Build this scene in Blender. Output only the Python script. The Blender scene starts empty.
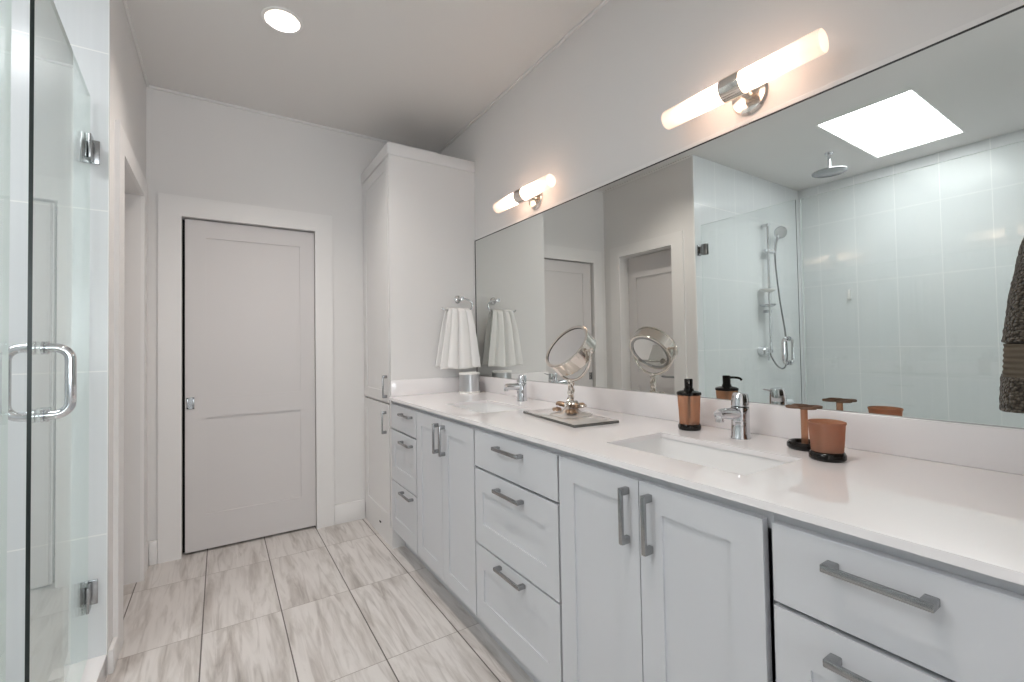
import bpy, bmesh, math, random
from mathutils import Vector, Matrix, noise

random.seed(7)
SC = bpy.context.scene
COL = SC.collection
PI = math.pi

# ------------------------------------------------------------------ camera, world, large lights, exposure
F_PX, YAW, PITCH, ROLL, SHIFT_PX, CAM_H = 451.02, 0.5748, 0.0235, -0.0173, -6.3868, 1.2224
cam_data = bpy.data.cameras.new('camera')
cam = bpy.data.objects.new('camera', cam_data)
COL.objects.link(cam)
cam_data.sensor_width = 36.0
cam_data.lens = F_PX / 1024 * 36.0
cam_data.shift_y = SHIFT_PX / 1024
cam_data.clip_start = 0.02
_f = Vector((math.sin(YAW) * math.cos(PITCH), math.cos(YAW) * math.cos(PITCH), math.sin(PITCH)))
_u1 = Vector((-math.sin(YAW) * math.sin(PITCH), -math.cos(YAW) * math.sin(PITCH), math.cos(PITCH)))
_r0 = Vector((math.cos(YAW), -math.sin(YAW), 0))
_r = _r0 * math.cos(ROLL) + _u1 * math.sin(ROLL)
_u = _u1 * math.cos(ROLL) - _r0 * math.sin(ROLL)
cam.matrix_world = Matrix(((_r.x, _u.x, -_f.x, 0), (_r.y, _u.y, -_f.y, 0), (_r.z, _u.z, -_f.z, CAM_H), (0, 0, 0, 1)))
SC.camera = cam

SC.view_settings.view_transform = 'Standard'
SC.view_settings.look = 'None'
SC.view_settings.gamma = 1.0
SC.view_settings.use_curve_mapping = False
SC.view_settings.exposure = 0.33

world = bpy.data.worlds.new('world')
SC.world = world
world.use_nodes = True
_bg = world.node_tree.nodes['Background']
_bg.inputs[0].default_value = (0.80, 0.90, 1.0, 1)
_bg.inputs[1].default_value = 1.0
SC.cycles.max_bounces = 14
SC.cycles.diffuse_bounces = 6
SC.cycles.glossy_bounces = 8
SC.cycles.transmission_bounces = 10
SC.cycles.transparent_max_bounces = 24
SC.cycles.sample_clamp_indirect = 4.0
SC.cycles.caustics_reflective = True
SC.cycles.caustics_refractive = False

ADDED_FILL_POWER = 44.0     # added fill light at an unseen window behind the camera
CAN_POWER = 6.5        # each recessed ceiling lamp
SKYLIGHT = 11.0          # skylight diffuser
BULB = 330.0             # sconce bulbs

# added fill light, set in an unseen window opening behind the camera
ld = bpy.data.lights.new('added_window_fill', 'AREA')
ld.shape = 'RECTANGLE'; ld.size = 1.6; ld.size_y = 1.5
ld.energy = ADDED_FILL_POWER; ld.color = (0.93, 0.97, 1.0)
lo = bpy.data.objects.new('added_window_fill', ld)
COL.objects.link(lo)
lo.location = (0.45, -3.33, 1.55)
lo.rotation_euler = (-PI / 2 - math.radians(42), 0, PI)   # fill tilted up to brighten the ceiling and upper walls

# ------------------------------------------------------------------ materials
MATS = {}
def _mat(name):
    m = bpy.data.materials.new(name); m.use_nodes = True
    return m, m.node_tree, m.node_tree.nodes['Principled BSDF']

def principled(name, color, rough=0.5, metal=0.0, spec=0.5, coat=0.0, bump=None, emit=None, estr=0.0, trans=0.0, sheen=0.0):
    if name in MATS: return MATS[name]
    m, nt, b = _mat(name)
    b.inputs['Base Color'].default_value = (*color, 1)
    b.inputs['Roughness'].default_value = rough
    b.inputs['Metallic'].default_value = metal
    b.inputs['Specular IOR Level'].default_value = spec
    b.inputs['Coat Weight'].default_value = coat
    b.inputs['Transmission Weight'].default_value = trans
    b.inputs['Sheen Weight'].default_value = sheen
    if emit:
        b.inputs['Emission Color'].default_value = (*emit, 1)
        b.inputs['Emission Strength'].default_value = estr
    if bump:
        sc, strg, dist = bump
        tc = nt.nodes.new('ShaderNodeTexCoord'); n = nt.nodes.new('ShaderNodeTexNoise')
        n.inputs['Scale'].default_value = sc; n.inputs['Detail'].default_value = 4
        bp = nt.nodes.new('ShaderNodeBump'); bp.inputs['Strength'].default_value = strg; bp.inputs['Distance'].default_value = dist
        nt.links.new(tc.outputs['Object'], n.inputs['Vector']); nt.links.new(n.outputs['Fac'], bp.inputs['Height'])
        nt.links.new(bp.outputs['Normal'], b.inputs['Normal'])
    MATS[name] = m
    return m

WALL = principled('wall_paint', (0.76, 0.745, 0.735), 0.65, spec=0.3, bump=(240, 0.05, 0.002))
CEIL = principled('ceiling_paint', (0.76, 0.745, 0.73), 0.75, spec=0.2, bump=(200, 0.05, 0.002))
TRIM = principled('trim_paint', (0.80, 0.785, 0.775), 0.35, spec=0.4)
DOORP = principled('door_paint', (0.66, 0.635, 0.63), 0.40, spec=0.4)
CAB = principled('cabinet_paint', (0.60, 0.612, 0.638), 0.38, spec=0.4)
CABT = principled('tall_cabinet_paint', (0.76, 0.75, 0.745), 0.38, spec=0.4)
INNER = principled('cabinet_inside', (0.30, 0.30, 0.29), 0.6)
QUARTZ = principled('quartz', (0.86, 0.835, 0.84), 0.03, spec=0.6)
CERAMIC = principled('ceramic', (0.86, 0.86, 0.86), 0.08, spec=0.5)
CHROME = principled('chrome', (0.70, 0.71, 0.73), 0.07, metal=1.0)
STEEL = principled('brushed_steel', (0.36, 0.365, 0.37), 0.24, metal=1.0)
NICKEL = principled('polished_nickel', (0.74, 0.69, 0.64), 0.14, metal=1.0)
BRONZE = principled('antique_bronze', (0.36, 0.25, 0.17), 0.30, metal=1.0)
MIRROR = principled('mirror_silver', (0.77, 0.79, 0.77), 0.0, metal=1.0)
MIRRORC = principled('mirror_clear', (0.78, 0.78, 0.78), 0.02, metal=1.0)
BLACK = principled('black_resin', (0.008, 0.006, 0.005), 0.12, spec=0.35)
DARKEDGE = principled('dark_edge', (0.015, 0.014, 0.013), 0.4)
CANSTEEL = principled('canister_steel', (0.56, 0.57, 0.58), 0.30, metal=1.0)
WHITEPL = principled('white_plastic', (0.85, 0.84, 0.82), 0.3)
SHADE_BLACK = principled('painted_shade', (0.01, 0.01, 0.01), 0.9)  # near-black, paints the shade behind the pocket door
TOWELW = principled('white_terry', (0.93, 0.92, 0.91), 0.95, spec=0.1, sheen=0.3, bump=(420, 0.6, 0.004))
SKYPANE = principled('skylight_diffuser', (0.9, 0.9, 0.9), 0.5, emit=(0.96, 0.985, 1.0), estr=SKYLIGHT)
CANLENS = principled('lamp_lens', (0.9, 0.9, 0.9), 0.5, emit=(1.0, 0.86, 0.70), estr=4.0)
BULBM = principled('lit_bulb', (1, 1, 1), 0.5, emit=(1.0, 0.75, 0.59), estr=BULB)

def nodes_helper(nt):
    def N(t, **kw):
        n = nt.nodes.new(t)
        for k, v in kw.items(): setattr(n, k, v)
        return n
    def M(op, a, b=None, c=None):
        n = nt.nodes.new('ShaderNodeMath'); n.operation = op
        for i, v in enumerate((a, b, c)):
            if v is None: continue
            if isinstance(v, (int, float)): n.inputs[i].default_value = v
            else: nt.links.new(v, n.inputs[i])
        return n.outputs[0]
    def MIX(fac, a, b):
        n = nt.nodes.new('ShaderNodeMix'); n.data_type = 'RGBA'
        for i, v in ((0, fac), (6, a), (7, b)):
            if isinstance(v, (int, float)): n.inputs[i].default_value = v
            elif isinstance(v, tuple): n.inputs[i].default_value = (*v, 1)
            else: nt.links.new(v, n.inputs[i])
        return n.outputs[2]
    return N, M, MIX

def fract_dist(M, coord, off, size):
    t = M('DIVIDE', M('SUBTRACT', coord, off), size)
    fr = M('SUBTRACT', t, M('FLOOR', t))
    return M('MULTIPLY', M('MINIMUM', fr, M('SUBTRACT', 1.0, fr)), size), M('FLOOR', t)

def floor_material():
    m, nt, b = _mat('floor_tile')
    N, M, MIX = nodes_helper(nt); L = nt.links.new
    geo = N('ShaderNodeNewGeometry'); sep = N('ShaderNodeSeparateXYZ'); L(geo.outputs['Position'], sep.inputs[0])
    x, y = sep.outputs[0], sep.outputs[1]
    dx, ix = fract_dist(M, x, -0.067, 0.3066)
    dy, iy = fract_dist(M, y, 3.001, 0.6076)
    gx = M('LESS_THAN', dx, 0.0025); gy = M('LESS_THAN', dy, 0.0015)
    rid = M('ADD', M('MULTIPLY', ix, 17.37), M('MULTIPLY', iy, 7.13))
    wn = N('ShaderNodeTexWhiteNoise', noise_dimensions='1D'); L(rid, wn.inputs['W'])
    rnd = wn.outputs['Value']
    comb = N('ShaderNodeCombineXYZ')
    L(M('ADD', M('MULTIPLY', x, 12.0), M('MULTIPLY', rnd, 37.0)), comb.inputs[0])
    L(M('ADD', M('MULTIPLY', y, 1.5), M('MULTIPLY', rnd, 91.0)), comb.inputs[1])
    L(rid, comb.inputs[2])
    n1 = N('ShaderNodeTexNoise'); n1.inputs['Scale'].default_value = 1.0; n1.inputs['Detail'].default_value = 5; n1.inputs['Roughness'].default_value = 0.62; n1.inputs['Distortion'].default_value = 0.7
    L(comb.outputs[0], n1.inputs['Vector'])
    r1 = N('ShaderNodeValToRGB'); L(n1.outputs['Fac'], r1.inputs[0])
    cr = r1.color_ramp
    cr.elements[0].position = 0.24; cr.elements[0].color = (0.27, 0.232, 0.212, 1)
    cr.elements[1].position = 0.78; cr.elements[1].color = (0.74, 0.71, 0.69, 1)
    e = cr.elements.new(0.40); e.color = (0.53, 0.495, 0.47, 1)
    e = cr.elements.new(0.52); e.color = (0.66, 0.63, 0.61, 1)
    comb2 = N('ShaderNodeCombineXYZ')
    L(M('ADD', M('MULTIPLY', x, 32.0), M('MULTIPLY', rnd, 57.0)), comb2.inputs[0])
    L(M('MULTIPLY', y, 3.0), comb2.inputs[1]); L(rid, comb2.inputs[2])
    n2 = N('ShaderNodeTexNoise'); n2.inputs['Scale'].default_value = 1.0; n2.inputs['Detail'].default_value = 6; n2.inputs['Distortion'].default_value = 1.2
    L(comb2.outputs[0], n2.inputs['Vector'])
    r2 = N('ShaderNodeValToRGB'); L(n2.outputs['Fac'], r2.inputs[0])
    r2.color_ramp.elements[0].position = 0.25; r2.color_ramp.elements[0].color = (0.54, 0.51, 0.49, 1)
    r2.color_ramp.elements[1].position = 0.52; r2.color_ramp.elements[1].color = (1, 1, 1, 1)
    mul = N('ShaderNodeMix', data_type='RGBA', blend_type='MULTIPLY'); mul.inputs[0].default_value = 0.75
    L(r1.outputs[0], mul.inputs[6]); L(r2.outputs[0], mul.inputs[7])
    tint = MIX(M('MULTIPLY', rnd, 0.22), mul.outputs[2], (0.50, 0.47, 0.45))
    c = MIX(gy, tint, (0.30, 0.265, 0.24))
    c = MIX(gx, c, (0.13, 0.115, 0.105))
    L(c, b.inputs['Base Color'])
    b.inputs['Roughness'].default_value = 0.42
    b.inputs['Specular IOR Level'].default_value = 0.4
    bp = N('ShaderNodeBump'); bp.inputs['Strength'].default_value = 0.6; bp.inputs['Distance'].default_value = 0.002
    L(M('SUBTRACT', 1.0, M('MAXIMUM', gx, gy)), bp.inputs['Height']); L(bp.outputs['Normal'], b.inputs['Normal'])
    return m

def wall_tile(name, ua, uo, us, vo, vs, base, grout, gw=0.0024):
    m, nt, b = _mat(name)
    N, M, MIX = nodes_helper(nt); L = nt.links.new
    geo = N('ShaderNodeNewGeometry'); sep = N('ShaderNodeSeparateXYZ'); L(geo.outputs['Position'], sep.inputs[0])
    u, v = sep.outputs[ua], sep.outputs[2]
    du, iu = fract_dist(M, u, uo, us); dv, iv = fract_dist(M, v, vo, vs)
    g = M('MAXIMUM', M('LESS_THAN', du, gw), M('LESS_THAN', dv, gw))
    rid = M('ADD', M('MULTIPLY', iu, 3.71), M('MULTIPLY', iv, 11.3))
    comb = N('ShaderNodeCombineXYZ'); L(M('MULTIPLY', u, 55.0), comb.inputs[0]); L(M('MULTIPLY', v, 0.8), comb.inputs[1]); L(rid, comb.inputs[2])
    n = N('ShaderNodeTexNoise'); n.inputs['Scale'].default_value = 1.0; n.inputs['Detail'].default_value = 3; L(comb.outputs[0], n.inputs['Vector'])
    dark = tuple(q * 0.93 for q in base)
    c = MIX(n.outputs['Fac'], base, dark)
    c = MIX(g, c, grout)
    L(c, b.inputs['Base Color'])
    b.inputs['Roughness'].default_value = 0.16
    b.inputs['Specular IOR Level'].default_value = 0.45
    bp = N('ShaderNodeBump'); bp.inputs['Strength'].default_value = 0.15; bp.inputs['Distance'].default_value = 0.001
    L(M('SUBTRACT', n.outputs['Fac'], M('MULTIPLY', g, 2.0)), bp.inputs['Height']); L(bp.outputs['Normal'], b.inputs['Normal'])
    return m

def thin_glass(name, tint, ior=1.5, gloss_rough=0.0):
    m = bpy.data.materials.new(name); m.use_nodes = True; nt = m.node_tree
    nt.nodes.clear(); N, M, MIX = nodes_helper(nt); L = nt.links.new
    out = N('ShaderNodeOutputMaterial'); geo = N('ShaderNodeNewGeometry')
    fr = N('ShaderNodeFresnel')
    L(M('ADD', ior, M('MULTIPLY', geo.outputs['Backfacing'], 1.0 / ior - ior)), fr.inputs['IOR'])
    tr = N('ShaderNodeBsdfTransparent'); tr.inputs[0].default_value = (*tint, 1)
    gl = N('ShaderNodeBsdfGlossy'); gl.inputs['Roughness'].default_value = gloss_rough; gl.inputs[0].default_value = (0.95, 1, 0.98, 1)
    mx = N('ShaderNodeMixShader'); L(fr.outputs[0], mx.inputs[0]); L(tr.outputs[0], mx.inputs[1]); L(gl.outputs[0], mx.inputs[2])
    L(mx.outputs[0], out.inputs[0])
    return m

def frosted_glass(name, color, through=0.45):
    m = bpy.data.materials.new(name); m.use_nodes = True; nt = m.node_tree
    nt.nodes.clear(); N, M, MIX = nodes_helper(nt); L = nt.links.new
    out = N('ShaderNodeOutputMaterial')
    tr = N('ShaderNodeBsdfTransparent'); tr.inputs[0].default_value = (*color, 1)
    tl = N('ShaderNodeBsdfTranslucent'); tl.inputs[0].default_value = (*color, 1)
    df = N('ShaderNodeBsdfDiffuse'); df.inputs[0].default_value = (*color, 1)
    a = N('ShaderNodeMixShader'); a.inputs[0].default_value = 0.35; L(tl.outputs[0], a.inputs[1]); L(df.outputs[0], a.inputs[2])
    c = N('ShaderNodeMixShader'); c.inputs[0].default_value = through; L(a.outputs[0], c.inputs[1]); L(tr.outputs[0], c.inputs[2])
    fr = N('ShaderNodeFresnel'); fr.inputs[0].default_value = 1.35
    gl = N('ShaderNodeBsdfGlossy'); gl.inputs['Roughness'].default_value = 0.25
    d = N('ShaderNodeMixShader'); L(M('MULTIPLY', fr.outputs[0], 0.6), d.inputs[0]); L(c.outputs[0], d.inputs[1]); L(gl.outputs[0], d.inputs[2])
    L(d.outputs[0], out.inputs[0])
    return m

def amber_resin(name, color, through):
    m = bpy.data.materials.new(name); m.use_nodes = True; nt = m.node_tree
    nt.nodes.clear(); N, M, MIX = nodes_helper(nt); L = nt.links.new
    out = N('ShaderNodeOutputMaterial')
    tr = N('ShaderNodeBsdfTransparent'); tr.inputs[0].default_value = (*color, 1)
    tl = N('ShaderNodeBsdfTranslucent'); tl.inputs[0].default_value = (*color, 1)
    df = N('ShaderNodeBsdfDiffuse'); df.inputs[0].default_value = (*color, 1)
    a = N('ShaderNodeMixShader'); a.inputs[0].default_value = 0.5; L(tl.outputs[0], a.inputs[1]); L(df.outputs[0], a.inputs[2])
    c = N('ShaderNodeMixShader'); c.inputs[0].default_value = through; L(a.outputs[0], c.inputs[1]); L(tr.outputs[0], c.inputs[2])
    gl = N('ShaderNodeBsdfGlossy'); gl.inputs['Roughness'].default_value = 0.2
    d = N('ShaderNodeMixShader'); d.inputs[0].default_value = 0.06; L(c.outputs[0], d.inputs[1]); L(gl.outputs[0], d.inputs[2])
    L(d.outputs[0], out.inputs[0])
    return m

def terry_grey():
    m, nt, b = _mat('grey_terry')
    N, M, MIX = nodes_helper(nt); L = nt.links.new
    tc = N('ShaderNodeTexCoord'); v = N('ShaderNodeTexVoronoi'); v.inputs['Scale'].default_value = 230
    L(tc.outputs['Object'], v.inputs['Vector'])
    r = N('ShaderNodeValToRGB'); L(v.outputs['Distance'], r.inputs[0])
    r.color_ramp.elements[0].position = 0.05; r.color_ramp.elements[0].color = (0.165, 0.140, 0.110, 1)
    r.color_ramp.elements[1].position = 0.75; r.color_ramp.elements[1].color = (0.028, 0.024, 0.019, 1)
    L(r.outputs[0], b.inputs['Base Color']); b.inputs['Roughness'].default_value = 0.95; b.inputs['Sheen Weight'].default_value = 0.2
    b.inputs['Specular IOR Level'].default_value = 0.1
    bp = N('ShaderNodeBump'); bp.inputs['Strength'].default_value = 1.0; bp.inputs['Distance'].default_value = 0.006; bp.invert = True
    L(v.outputs['Distance'], bp.inputs['Height']); L(bp.outputs['Normal'], b.inputs['Normal'])
    return m

FLOOR = floor_material()
TILE_C, GROUT_C = (0.75, 0.775, 0.785), (0.86, 0.87, 0.86)
TILE_Y = wall_tile('shower_tile_side', 1, 0.888, 0.3033, 0.535, 0.615, TILE_C, GROUT_C)
TILE_X = wall_tile('shower_tile_end', 0, -0.359, 0.3033, 0.535, 0.615, TILE_C, GROUT_C)
SHFLOOR = wall_tile('shower_floor_tile', 1, 0.0, 0.05, 0.0, 5.0, (0.60, 0.60, 0.58), (0.75, 0.75, 0.74))
GLASS = thin_glass('clear_glass', (0.985, 0.994, 0.99))
GLASSEDGE = principled('glass_edge', (0.006, 0.012, 0.011), 0.3)
GLASSEDGE2 = principled('glass_edge_bright', (0.66, 0.72, 0.70), 0.12)
FROST = frosted_glass('frosted_tube', (0.97, 0.94, 0.92), 0.14)
AMBER = amber_resin('amber_resin', (0.72, 0.46, 0.31), 0.60)
AMBERT = amber_resin('amber_resin_thin', (0.76, 0.50, 0.35), 0.66)
SMOKE = amber_resin('smoky_plate', (0.35, 0.22, 0.15), 0.25)
TERRYG = terry_grey()
BANDG = principled('grey_woven_band', (0.105, 0.088, 0.068), 0.9, spec=0.1)
TRAYGL = principled('tray_mirror_glass', (0.80, 0.77, 0.74), 0.06, metal=0.55)
TRAYEDGE = principled('tray_edge', (0.17, 0.17, 0.16), 0.25, metal=0.6)

# ------------------------------------------------------------------ mesh helpers (world coordinates)
def BM(): return bmesh.new()

def add_box(bm, x0, x1, y0, y1, z0, z1, bev=0.0, seg=2):
    x0, x1 = min(x0, x1), max(x0, x1); y0, y1 = min(y0, y1), max(y0, y1); z0, z1 = min(z0, z1), max(z0, z1)
    t = bmesh.new()
    bmesh.ops.create_cube(t, size=1)
    for v in t.verts: v.co = Vector(((x0 + x1) / 2 + v.co.x * (x1 - x0), (y0 + y1) / 2 + v.co.y * (y1 - y0), (z0 + z1) / 2 + v.co.z * (z1 - z0)))
    if bev > 0: bmesh.ops.bevel(t, geom=t.edges[:], offset=bev, segments=seg, affect='EDGES', profile=0.5)
    merge(bm, t)

def merge(bm, t, mat=None):
    if mat is not None: t.transform(mat)
    me = bpy.data.meshes.new('tmp'); t.to_mesh(me); t.free()
    bm.from_mesh(me); bpy.data.meshes.remove(me)

def frame_of(axis):
    a = Vector(axis).normalized()
    ref = Vector((0, 0, 1)) if abs(a.z) < 0.9 else Vector((1, 0, 0))
    u = ref.cross(a).normalized(); v = a.cross(u)
    return u, v, a

def lathe(bm, profile, base, axis=(0, 0, 1), seg=40, sx=1.0, sy=1.0):
    """profile: list of (radius, height) along axis from base; r=0 closes"""
    u, v, a = frame_of(axis); base = Vector(base)
    rings = []
    for r, h in profile:
        if r <= 1e-7: rings.append([bm.verts.new(base + a * h)])
        else: rings.append([bm.verts.new(base + a * h + u * (r * sx * math.cos(2 * PI * i / seg)) + v * (r * sy * math.sin(2 * PI * i / seg))) for i in range(seg)])
    for A, B in zip(rings, rings[1:]):
        for i in range(seg):
            j = (i + 1) % seg
            if len(A) == 1 and len(B) == 1: break
            if len(A) == 1: bm.faces.new((A[0], B[j], B[i]))
            elif len(B) == 1: bm.faces.new((A[i], A[j], B[0]))
            else: bm.faces.new((A[i], A[j], B[j], B[i]))

def cyl(bm, p0, p1, r, seg=24, r2=None):
    p0, p1 = Vector(p0), Vector(p1); L = (p1 - p0).length
    lathe(bm, [(0, 0), (r, 0), (r if r2 is None else r2, L), (0, L)], p0, p1 - p0, seg)

def tube(bm, pts, r, seg=12, closed=False, caps=True):
    pts = [Vector(p) for p in pts]; n = len(pts)
    rad = r if callable(r) else (lambda t: r)
    rings = []; u = None
    for i, p in enumerate(pts):
        if closed: t = (pts[(i + 1) % n] - pts[i - 1]).normalized()
        else: t = (pts[min(i + 1, n - 1)] - pts[max(i - 1, 0)]).normalized()
        if u is None:
            ref = Vector((0, 0, 1)) if abs(t.z) < 0.9 else Vector((1, 0, 0))
            u = (ref - t * ref.dot(t)).normalized()
        else:
            u = (u - t * u.dot(t)).normalized()
        v = t.cross(u); rr = rad(i / max(1, n - 1))
        rings.append([bm.verts.new(p + u * (rr * math.cos(2 * PI * k / seg)) + v * (rr * math.sin(2 * PI * k / seg))) for k in range(seg)])
    m = n if closed else n - 1
    for i in range(m):
        A, B = rings[i], rings[(i + 1) % n]
        for k in range(seg):
            j = (k + 1) % seg
            bm.faces.new((A[k], A[j], B[j], B[k]))
    if caps and not closed:
        bm.faces.new(rings[0][::-1]); bm.faces.new(rings[-1])

def arc_pts(c, r, a0, a1, n, u, v):
    c, u, v = Vector(c), Vector(u), Vector(v)
    return [c + u * (r * math.cos(a0 + (a1 - a0) * i / n)) + v * (r * math.sin(a0 + (a1 - a0) * i / n)) for i in range(n + 1)]

def smooth_path(ctrl, n=8):
    P = [Vector(p) for p in ctrl]; P = [P[0] * 2 - P[1]] + P + [P[-1] * 2 - P[-2]]
    out = []
    for i in range(1, len(P) - 2):
        for k in range(n):
            t = k / n
            a, b, c, d = P[i - 1], P[i], P[i + 1], P[i + 2]
            out.append(0.5 * ((2 * b) + (c - a) * t + (2 * a - 5 * b + 4 * c - d) * t * t + (3 * b - a - 3 * c + d) * t ** 3))
    out.append(P[-2]); return out

def finish(name, bm, mat, org, sharp=35):
    bmesh.ops.recalc_face_normals(bm, faces=bm.faces[:])
    bm.transform(Matrix.Translation(-Vector(org)))
    me = bpy.data.meshes.new(name); bm.to_mesh(me); bm.free()
    for m in (mat if isinstance(mat, (list, tuple)) else [mat]): me.materials.append(m)
    for p in me.polygons: p.use_smooth = True
    me.set_sharp_from_angle(angle=math.radians(sharp))
    o = bpy.data.objects.new(name, me); COL.objects.link(o)
    return o

def world_loc(o):
    p = Vector(o.location)
    while o.parent: o = o.parent; p = p + Vector(o.location)
    return p

def obj(name, bm, mat, parent=None, org=None, sharp=35, label=None):
    if parent is not None:
        o = finish(name, bm, mat, world_loc(parent), sharp); o.parent = parent
    else:
        if org is None:
            xs = [v.co.x for v in bm.verts]; ys = [v.co.y for v in bm.verts]; zs = [v.co.z for v in bm.verts]
            org = ((min(xs) + max(xs)) / 2, (min(ys) + max(ys)) / 2, min(zs))
        o = finish(name, bm, mat, org, sharp); o.location = org
    if label: o['label'] = label
    return o

def tag(o, label, cat, group=None):
    o['label'] = label; o['category'] = cat
    if group: o['group'] = group
    return o

def thing(name, label, cat, loc, group=None):
    o = bpy.data.objects.new(name, None); COL.objects.link(o); o.location = loc
    o.empty_display_size = 0.05
    return tag(o, label, cat, group)

def struct(name, bm, mat, label=None, cat=None, parent=None, org=None):
    o = obj(name, bm, mat, parent, org)
    if parent is None:
        o['kind'] = 'structure'
        if label: o['label'] = label
        if cat: o['category'] = cat
    return o

def dup(root, loc, label=None):
    c = root.copy(); COL.objects.link(c); c.location = loc
    if label: c['label'] = label
    for ch in [k for k in SC.objects if k.parent == root]:
        d = ch.copy(); COL.objects.link(d); d.parent = c
        for g in [k for k in SC.objects if k.parent == ch]:
            e = g.copy(); COL.objects.link(e); e.parent = d
    return c

def relief(bm, us, vs, depth_of, mapf, back):
    """solid slab: front cells at depth_of(u,v) behind the face plane, closed at depth back. mapf(u,v,d)->xyz"""
    us = sorted(set(us)); vs = sorted(set(vs)); nu, nv = len(us) - 1, len(vs) - 1
    D = [[depth_of((us[i] + us[i + 1]) / 2, (vs[j] + vs[j + 1]) / 2) for j in range(nv)] for i in range(nu)]
    cache = {}
    def V(u, v, d):
        k = (round(u, 6), round(v, 6), round(d, 6))
        if k not in cache: cache[k] = bm.verts.new(Vector(mapf(u, v, d)))
        return cache[k]
    def F(*q):
        try: bm.faces.new(q)
        except ValueError: pass
    for i in range(nu):
        for j in range(nv):
            d = D[i][j]
            if d is None: continue
            F(V(us[i], vs[j], d), V(us[i + 1], vs[j], d), V(us[i + 1], vs[j + 1], d), V(us[i], vs[j + 1], d))
            F(V(us[i], vs[j + 1], back), V(us[i + 1], vs[j + 1], back), V(us[i + 1], vs[j], back), V(us[i], vs[j], back))
            for (a, b, ni, nj) in (((us[i], vs[j]), (us[i], vs[j + 1]), i - 1, j), ((us[i + 1], vs[j]), (us[i + 1], vs[j + 1]), i + 1, j),
                                   ((us[i], vs[j]), (us[i + 1], vs[j]), i, j - 1), ((us[i], vs[j + 1]), (us[i + 1], vs[j + 1]), i, j + 1)):
                nd = D[ni][nj] if 0 <= ni < nu and 0 <= nj < nv else None
                e = back if nd is None else nd
                if e > d + 1e-9: F(V(*a, d), V(*b, d), V(*b, e), V(*a, e))

def rects_depth(rects, depth, base=0.0):
    def f(u, v):
        for (a, b, c, d) in rects:
            if a < u < b and c < v < d: return depth
        return base
    return f

# ------------------------------------------------------------------ dimensions
XL, XW, XM = -0.359, 1.480, 1.473         # hall wall, vanity wall, mirror face
YB, YE, YC = 3.336, 2.290, 2.727          # back wall, shower end wall, tall cabinet side
ZC = 2.7825                               # ceiling
XS = -2.13                                # shower back wall
YF = -3.20                                # wall behind the camera
XG = -0.413                               # shower glass line
ZT, ZU = 0.922, 0.906                     # worktop top / underside
XF = 0.866                                # vanity fronts
YEND = 0.03                               # wing wall at the near end of the vanity

# ------------------------------------------------------------------ room shell
bm = BM(); add_box(bm, XL - 0.30, XW + 0.12, YF - 0.12, YB + 0.14, -0.08, 0.0)
struct('floor', bm, FLOOR, 'pale grey veined stone-look floor tiles', 'floor')
bm = BM(); add_box(bm, XS - 0.12, -0.506, -0.25, YE + 0.012, -0.06, 0.012)
struct('floor_shower', bm, SHFLOOR, 'tiled shower floor behind the glass', 'floor')

SKY = (-1.82, -0.70, 0.96, 1.515)
CAN = (0.252, 2.345, 0.078)
bm = BM()
cx, cy, cr = CAN
ADDED_CAN_Y = 0.60                              # added lamp, out of view, to brighten the near end of the vanity
us = [XS - 0.12, SKY[0], SKY[1], cx - 0.1, cx + 0.1, XW + 0.12]
vs = [YF - 0.12, ADDED_CAN_Y - 0.1, ADDED_CAN_Y + 0.1, SKY[2], SKY[3], cy - 0.1, cy + 0.1, YB + 0.14]
def ceil_depth(u, v):
    if SKY[0] < u < SKY[1] and SKY[2] < v < SKY[3]: return None
    if abs(u - cx) < 0.1 and (abs(v - cy) < 0.1 or abs(v - ADDED_CAN_Y) < 0.1): return None
    return 0.0
relief(bm, us, vs, ceil_depth, lambda u, v, d: (u, v, ZC + d), 0.10)
# square-to-circle infill around the recessed lamp
for yy in (cy, ADDED_CAN_Y):
    sq, ci = [], []
    for k in range(48):
        a = 2 * PI * k / 48; c, s = math.cos(a), math.sin(a); q = 0.1 / max(abs(c), abs(s))
        sq.append(bm.verts.new((cx + c * q, yy + s * q, ZC))); ci.append(bm.verts.new((cx + c * cr, yy + s * cr, ZC)))
    for k in range(48):
        j = (k + 1) % 48; bm.faces.new((sq[k], sq[j], ci[j], ci[k]))
struct('ceiling', bm, CEIL, 'flat off-white painted ceiling', 'ceiling')

# skylight
bm = BM()
x0, x1, y0, y1 = SKY
for b in ((x0 + 0.001, x0 + 0.011, y0 + 0.001, y1 - 0.001), (x1 - 0.011, x1 - 0.001, y0 + 0.001, y1 - 0.001), (x0 + 0.011, x1 - 0.011, y0 + 0.001, y0 + 0.011), (x0 + 0.011, x1 - 0.011, y1 - 0.011, y1 - 0.001)):
    add_box(bm, b[0], b[1], b[2], b[3], ZC + 0.001, ZC + 0.10)
w1 = struct('window_1', bm, WHITEPL, 'bright white rectangular skylight in the shower ceiling', 'skylight')
bm = BM(); add_box(bm, x0 + 0.0115, x1 - 0.0115, y0 + 0.0115, y1 - 0.0115, ZC + 0.010, ZC + 0.030)
obj('pane', bm, SKYPANE, w1)

# back wall with the pocket door opening
DX0, DX1, DZ = -0.192, 0.551, 2.032
bm = BM()
relief(bm, [XL - 0.3, DX0, DX1, XW + 0.12], [0, DZ, ZC], rects_depth([(DX0, DX1, -1, DZ)], 0.11), lambda u, v, d: (u, YB + d, v), 0.14)
struct('wall_back', bm, WALL, 'off-white wall at the end of the room', 'wall')
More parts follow.
